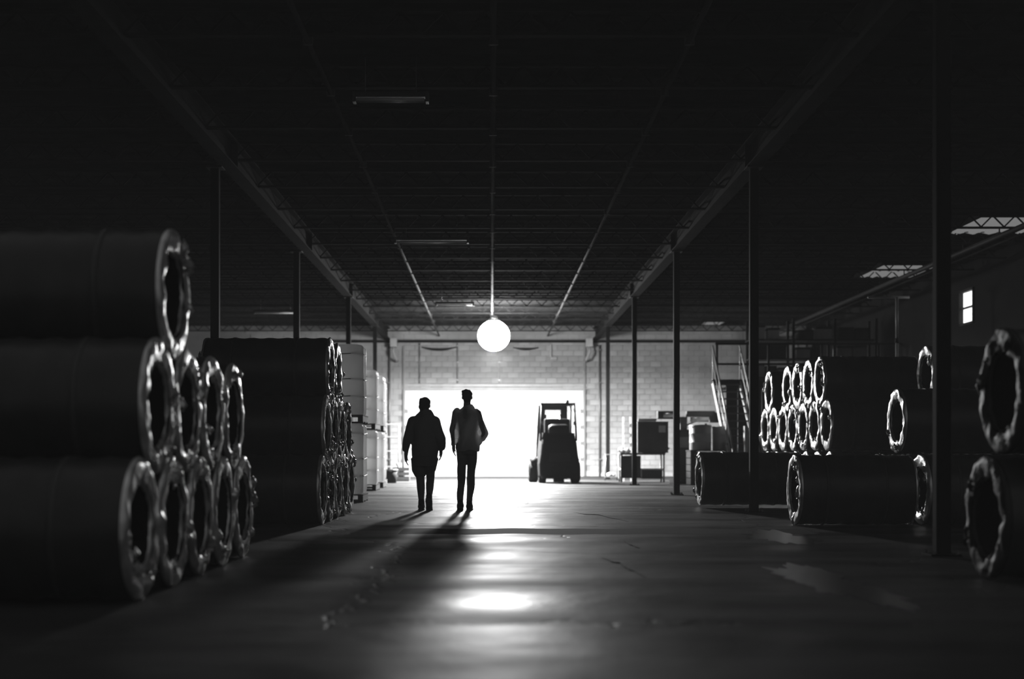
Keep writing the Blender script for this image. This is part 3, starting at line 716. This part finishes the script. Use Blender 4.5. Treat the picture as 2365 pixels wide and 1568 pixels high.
# boxes and rack upon the mezzanine
rk = thing('storage_rack', 'dark storage rack standing on the mezzanine deck', 'rack', (0, 0, 0))
for x in (7.55, 8.75, 9.95, 11.15):
    for y in (41.2, 42.0): obj('upright', MB().box(x-.035, x+.035, y-.035, y+.035, 2.92, 4.75), M['dark_steel'], rk)
for z in (3.05, 3.6, 4.15):
    obj('shelf', MB().box(7.5, 11.2, 41.15, 42.05, z-.03, z, .004), M['dark_steel'], rk)
q = 0
sn = {3.05: 'bottom', 3.6: 'middle', 4.15: 'top'}
for z in (3.05, 3.6, 4.15):
    x = 7.62; k = 0
    while x < 11.0:
        ww = random.uniform(.28, .46); hh = random.uniform(.26, .44)
        if x+ww > 11.1: break
        if any(abs((x+ww/2)-p) < ww/2+.04 for p in (8.75, 9.95)): x += .12; continue
        o = thing('stored_box', 'grey box on the %s shelf of the mezzanine rack, %s from the stairs' % (sn[z], ['first', 'second', 'third', 'fourth', 'fifth', 'sixth', 'seventh', 'eighth', 'ninth', 'tenth'][min(k, 9)]), 'box', (x+ww/2, 41.5, z), 0, 'boxes on the mezzanine rack')
        obj('body', MB().box(-ww/2, ww/2, -.28, .28, 0, hh, .006), random.choice([M['carton'], M['machine'], M['drum'], M['palew']]), o)
        obj('lid', MB().box(-ww/2-.006, ww/2+.006, -.286, .286, hh-.06, hh+.006, .004), M['carton'], o)
        x += ww+random.uniform(.03, .1); k += 1

# ================================================================= people
def hand(mb, w_, d, side, fwd, curl=0.5, s=1.0):
    """palm and five fingers; w_: wrist, d: direction of the hand, side: towards the thumb, fwd: palm normal"""
    d = Vector(d).normalized(); side = Vector(side); side = (side-d*side.dot(d)).normalized(); nrm = d.cross(side)*(1 if d.cross(side).dot(Vector(fwd)) > 0 else -1)
    w_ = Vector(w_)
    mb.chain([w_, w_+d*.03*s, w_+d*.055*s+side*.012*s], [.026*s, .028*s, .026*s], 10)
    mb.chain([w_+d*.03*s-side*.018*s, w_+d*.085*s-side*.025*s], [.019*s, .017*s], 8); mb.chain([w_+d*.03*s+side*.018*s, w_+d*.09*s+side*.027*s], [.019*s, .017*s], 8)
    mb.chain([w_+d*.03*s, w_+d*.088*s], [.021*s, .018*s], 8)
    for i, (o, ln) in enumerate(((.031, .072), (.011, .082), (-.010, .076), (-.030, .058))):
        b = w_+d*.085*s+side*o*s; a = curl*(.8+.1*i)
        d1 = (d*math.cos(a*.5)+nrm*math.sin(a*.5)+side*o*2).normalized(); d2 = d*math.cos(a*1.3)+nrm*math.sin(a*1.3)
        p1 = b+d1*ln*.5*s; p2 = p1+d2*ln*.5*s
        mb.chain([b, p1, p2], [.0095*s, .009*s, .0075*s], 8)
    tb = w_+d*.03*s+side*.03*s
    mb.chain([tb, tb+(d*.6+side*.7+nrm*.2)*.04*s, tb+(d*.9+side*.5+nrm*.45)*.07*s], [.014*s, .0115*s, .009*s], 8)
def head(mb, c, s=1.0, yaw=0.0):
    c = Vector(c); R = Matrix.Rotation(yaw, 3, 'Z')
    def P(x, y, z): return c + R @ Vector((x*s, y*s, z*s))
    mb.ball(P(0, -.012, .03), .076*s, .096*s, .098*s, 14); mb.ball(P(0, .022, -.035), .062*s, .075*s, .08*s, 12)
    mb.ball(P(0, .06, -.085), .032*s, .03*s, .026*s, 8)                                  # chin
    mb.chain([P(0, .082, .025), P(0, .108, -.018), P(0, .09, -.028)], [.011*s, .015*s, .014*s], 8)   # nose
    for q in (-1, 1):
        mb.ball(P(q*.078, -.004, .0), .01*s, .02*s, .033*s, 8)                             # ear
        mb.ball(P(q*.032, .082, .032), .024*s, .012*s, .009*s, 8)                          # brow
        mb.ball(P(q*.031, .081, .012), .013*s, .010*s, .010*s, 8)                          # eye
    mb.ball(P(0, .09, -.052), .024*s, .011*s, .008*s, 8)
def foot(mb, ankle, yaw, pitch, s=1.0, sole=None):
    R = Matrix.Rotation(yaw, 3, 'Z') @ Matrix.Rotation(pitch, 3, 'X'); a = Vector(ankle)
    pts = [(0, -.055, -.045), (0, .0, -.035), (0, .07, -.05), (0, .14, -.062), (0, .185, -.066)]
    rs = [.042, .05, .046, .04, .028]
    mb.chain([a + R @ (Vector(p)*s) for p in pts], [r*s for r in rs], 10)
    if sole is not None:
        sec = [(-.098, .02), (-.07, .038), (.0, .036), (.08, .045), (.15, .044), (.2, .03), (.215, .008)]
        vs = [a + R @ (Vector((q*w_, y, z))*s) for z in (-.088, -.07) for y, w_ in sec for q in (-1, 1)]
        n = len(sec)*2; fs = []
        for i in range(len(sec)-1):
            k = 2*i; fs += [(k, k+2, k+3, k+1), (n+k, n+k+1, n+k+3, n+k+2), (k, k+n, k+n+2, k+2), (k+1, k+3, k+3+n, k+1+n)]
        fs += [(0, 1, 1+n, n), (n-2, 2*n-2, 2*n-1, n-1)]
        sole.add(vs, fs)

# --- broad person in dark jacket and shorts
pA = thing('person', 'broad person in dark jacket and knee length shorts walking away, arms held out', 'person', (-1.01, 21.5, 0), 0)
b = MB()
Lsh, Lel, Lwr = (-.175, 0, 1.335), (-.255, -.02, 1.08), (-.285, .04, .83)
Rsh, Rel, Rwr = (.165, 0, 1.335), (.235, -.03, 1.08), (.245, .06, .90)
Lhip, Lkn, Lan = (-.10, 0, .86), (-.065, .03, .47), (-.048, -.02, .095)
Rhip, Rkn, Ran = (.09, 0, .86), (.085, .06, .47), (.075, -.17, .17)
b.loft([(0,0,.80,.16,.12),(0,0,.92,.20,.15),(0,0.01,1.08,.19,.15),(0,0,1.25,.205,.14),(0,0,1.36,.19,.12),(0,0,1.43,.10,.08)], 20)
b.chain([(0,-.01,1.38),(0,.0,1.50)], [.075,.062])
head(b, (0.0, .015, 1.575), 1.0)
for s_, e_, w_ in ((Lsh, Lel, Lwr), (Rsh, Rel, Rwr)): b.chain([s_, e_, w_], [.065, .048, .03])
b.chain([Lhip, Lkn, (-.055, -.01, .33), Lan], [.095, .065, .062, .038]); b.chain([Rhip, Rkn, (.08, -.05, .34), Ran], [.095, .062, .06, .036])
hand(b, Lwr, (.03, .05, -1), (0, 1, 0), (1, 0, 0)); hand(b, Rwr, (-.02, .12, -1), (0, 1, 0), (-1, 0, 0))
foot(b, Lan, .05, 0); foot(b, Ran, -.05, -.75)
obj('body', remesh(b, .009, 'body', 2), M['skin'], pA)
g = MB()
g.loft([(0,0,.80,.185,.17),(0,0,.92,.195,.18),(-.01,0.01,1.08,.185,.175),(0,0,1.22,.205,.165),(0,0,1.34,.19,.145),(0,0,1.42,.13,.11),(0,-.01,1.50,.085,.09)], 24)
g.chain([Lsh, Lel, (-.288, .02, .93)], [.088, .066, .042]); g.chain([Rsh, Rel, (.25, .03, .96)], [.088, .088, .06])
g.chain([(-.07,0,1.41),(0,-.06,1.46),(.07,0,1.41)], [.07,.075,.07])
obj('jacket', remesh(g, .014, 'jacket', 3, 1, .03), M['black'], pA)
g = MB(); g.loft([(0,0,.66,.17,.15),(0,0,.78,.19,.155),(0,0,.92,.195,.15)], 22)
g.loft([(-.06,.03,.50,.075,.09),(-.08,.02,.6,.105,.115),(-.09,.01,.78,.12,.13)], 18); g.loft([(.06,.06,.53,.065,.085),(.07,.04,.6,.095,.11),(.085,.01,.78,.12,.13)], 18)
obj('shorts', remesh(g, .013, 'shorts', 2, 2, .02), M['shorts'], pA)
g = MB(); g.ball((0, -.012, 1.622), .086, .103, .083, 14); g.ball((0, -.05, 1.565), .083, .07, .085, 12); g.ball((0,-.06,1.50), .072,.055,.06,10)
obj('hair', remesh(g, .01, 'hair', 1, 5, .02, 25), M['hair'], pA)
for a_, pt, yw in ((Lan, 0, .05), (Ran, -.75, -.05)):
    g = MB(); so = MB(); foot(g, a_, yw, pt, 1.12, so); g.chain([a_, Vector(a_)+Vector((0, 0, .05))], [.05, .048])
    sh = obj('shoe', remesh(g, .01, 'shoe', 2), M['shoe'], pA); obj('sole', so, M['sole'], sh)

# --- tall slim person in pale loose shirt
pB = thing('person', 'tall slim person in loose pale shirt and dark trousers walking away', 'person', (-.368, 21.5, 0), 0)
b = MB()
Lsh, Lel, Lwr = (-.175, 0, 1.47), (-.225, -.03, 1.20), (-.205, .03, .97)
Rsh, Rel, Rwr = (.165, 0, 1.465), (.258, -.05, 1.16), (.20, .06, 1.02)
Lhip, Lkn, Lan = (-.085, 0, .95), (-.085, -.03, .52), (-.10, -.10, .11)
Rhip, Rkn, Ran = (.075, 0, .95), (.065, .05, .52), (.035, .03, .095)
b.loft([(0,0,.88,.135,.10),(0,0,.98,.135,.10),(-.01,0,1.12,.11,.085),(-.005,0,1.30,.13,.09),(0,0,1.44,.15,.09),(0,0,1.52,.08,.07)], 20)
b.chain([(0,-.01,1.50),(0,.005,1.64)], [.06,.052])
head(b, (.0, .015, 1.70), .93)
for s_, e_, w_ in ((Lsh, Lel, Lwr), (Rsh, Rel, Rwr)): b.chain([s_, e_, w_], [.05, .038, .026])
b.chain([Lhip, Lkn, (-.09, -.07, .38), Lan], [.08, .053, .052, .035]); b.chain([Rhip, Rkn, (.055, .03, .38), Ran], [.08, .053, .052, .035])
hand(b, Lwr, (.02, .06, -1), (0, 1, 0), (1, 0, 0)); hand(b, Rwr, (-.6, .25, -.7), (0, 1, .3), (-1, 0, 0), .9)
foot(b, Lan, .05, -.25); foot(b, Ran, -.05, 0)
obj('body', remesh(b, .009, 'body', 2), M['skin'], pB)
g = MB()
g.loft([(.01,0,.90,.16,.15),(.01,0,.98,.17,.165),(0.02,-.005,1.08,.18,.17),(.015,-.01,1.2,.17,.155),(0.005,0,1.35,.168,.13),(0,0,1.46,.165,.115),(0,0,1.52,.10,.085),(0,-.01,1.58,.062,.064)], 24)
g.chain([Lsh, Lel, (-.208, .02, 1.0)], [.068, .055, .04]); g.chain([Rsh, Rel, (.225, .0, 1.09)], [.068, .05, .042])
g.chain([(.12,-.04,1.04),(.175,-.02,1.05)], [.06,.045])
obj('shirt', remesh(g, .011, 'shirt', 2, 4, .06, 7), M['shirt'], pB)
g = MB(); g.loft([(0,0,.84,.145,.12),(0,0,.93,.15,.12),(0,0,1.0,.145,.115)], 22)
g.chain([Lhip, Lkn, (-.092, -.075, .36), (-.1,-.1,.13)], [.088, .062, .058, .046]); g.chain([Rhip, Rkn, (.055, .03, .36), (.038, .03, .12)], [.09, .064, .06, .05])
obj('trousers', remesh(g, .011, 'trousers', 2, 6, .02, 9), M['trousers'], pB)
g = MB(); g.ball((0, -.01, 1.752), .08, .098, .062, 14); g.ball((0, -.045, 1.70), .066, .055, .075, 12); g.ball((-.01, .02, 1.785), .078, .07, .04, 10)
obj('hair', remesh(g, .009, 'hair', 1, 7, .012, 25), M['hair'], pB)
for a_, pt, yw in ((Lan, -.25, .05), (Ran, 0, -.05)):
    g = MB(); so = MB(); foot(g, a_, yw, pt, 1.12, so); g.chain([a_, Vector(a_)+Vector((0, 0, .04))], [.046, .044])
    sh = obj('shoe', remesh(g, .01, 'shoe', 2), M['shoe'], pB); obj('sole', so, M['sole'], sh)

# ================================================================= haze in the air
hz = obj('haze', MB().box(-14.98, 11.44, -5, 51.6, .001, 5.4), None) if False else None
m = bpy.data.materials.new('thin_haze'); m.use_nodes = True; nt = m.node_tree; nt.nodes.remove(nt.nodes['Principled BSDF'])
vsn = nt.nodes.new('ShaderNodeVolumeScatter'); vsn.inputs['Density'].default_value = HAZE; vsn.inputs['Anisotropy'].default_value = 0.2
nt.links.new(vsn.outputs[0], nt.nodes['Material Output'].inputs['Volume'])
hz = obj('haze', MB().box(-20, 14, -8, 56, -.5, 6.5), m)
tag(hz, 'thin haze hanging in the air of the whole hall', 'haze', None, 'stuff'); hz.display_type = 'WIRE'

m2 = m.copy(); m2.name = 'black_lift_haze'  # extra near haze volume, added only to lift the blacks
for nd in m2.node_tree.nodes:
    if nd.type == 'VOLUME_SCATTER': nd.inputs['Density'].default_value = 0.007; nd.inputs['Anisotropy'].default_value = 0.0
h2 = obj('black_lift_haze', MB().box(-19, 13.5, -5, 24, -.4, 6.4), m2)
tag(h2, 'added haze over the near half of the hall, lifting the blacks', 'haze', None, 'stuff'); h2.display_type = 'WIRE'
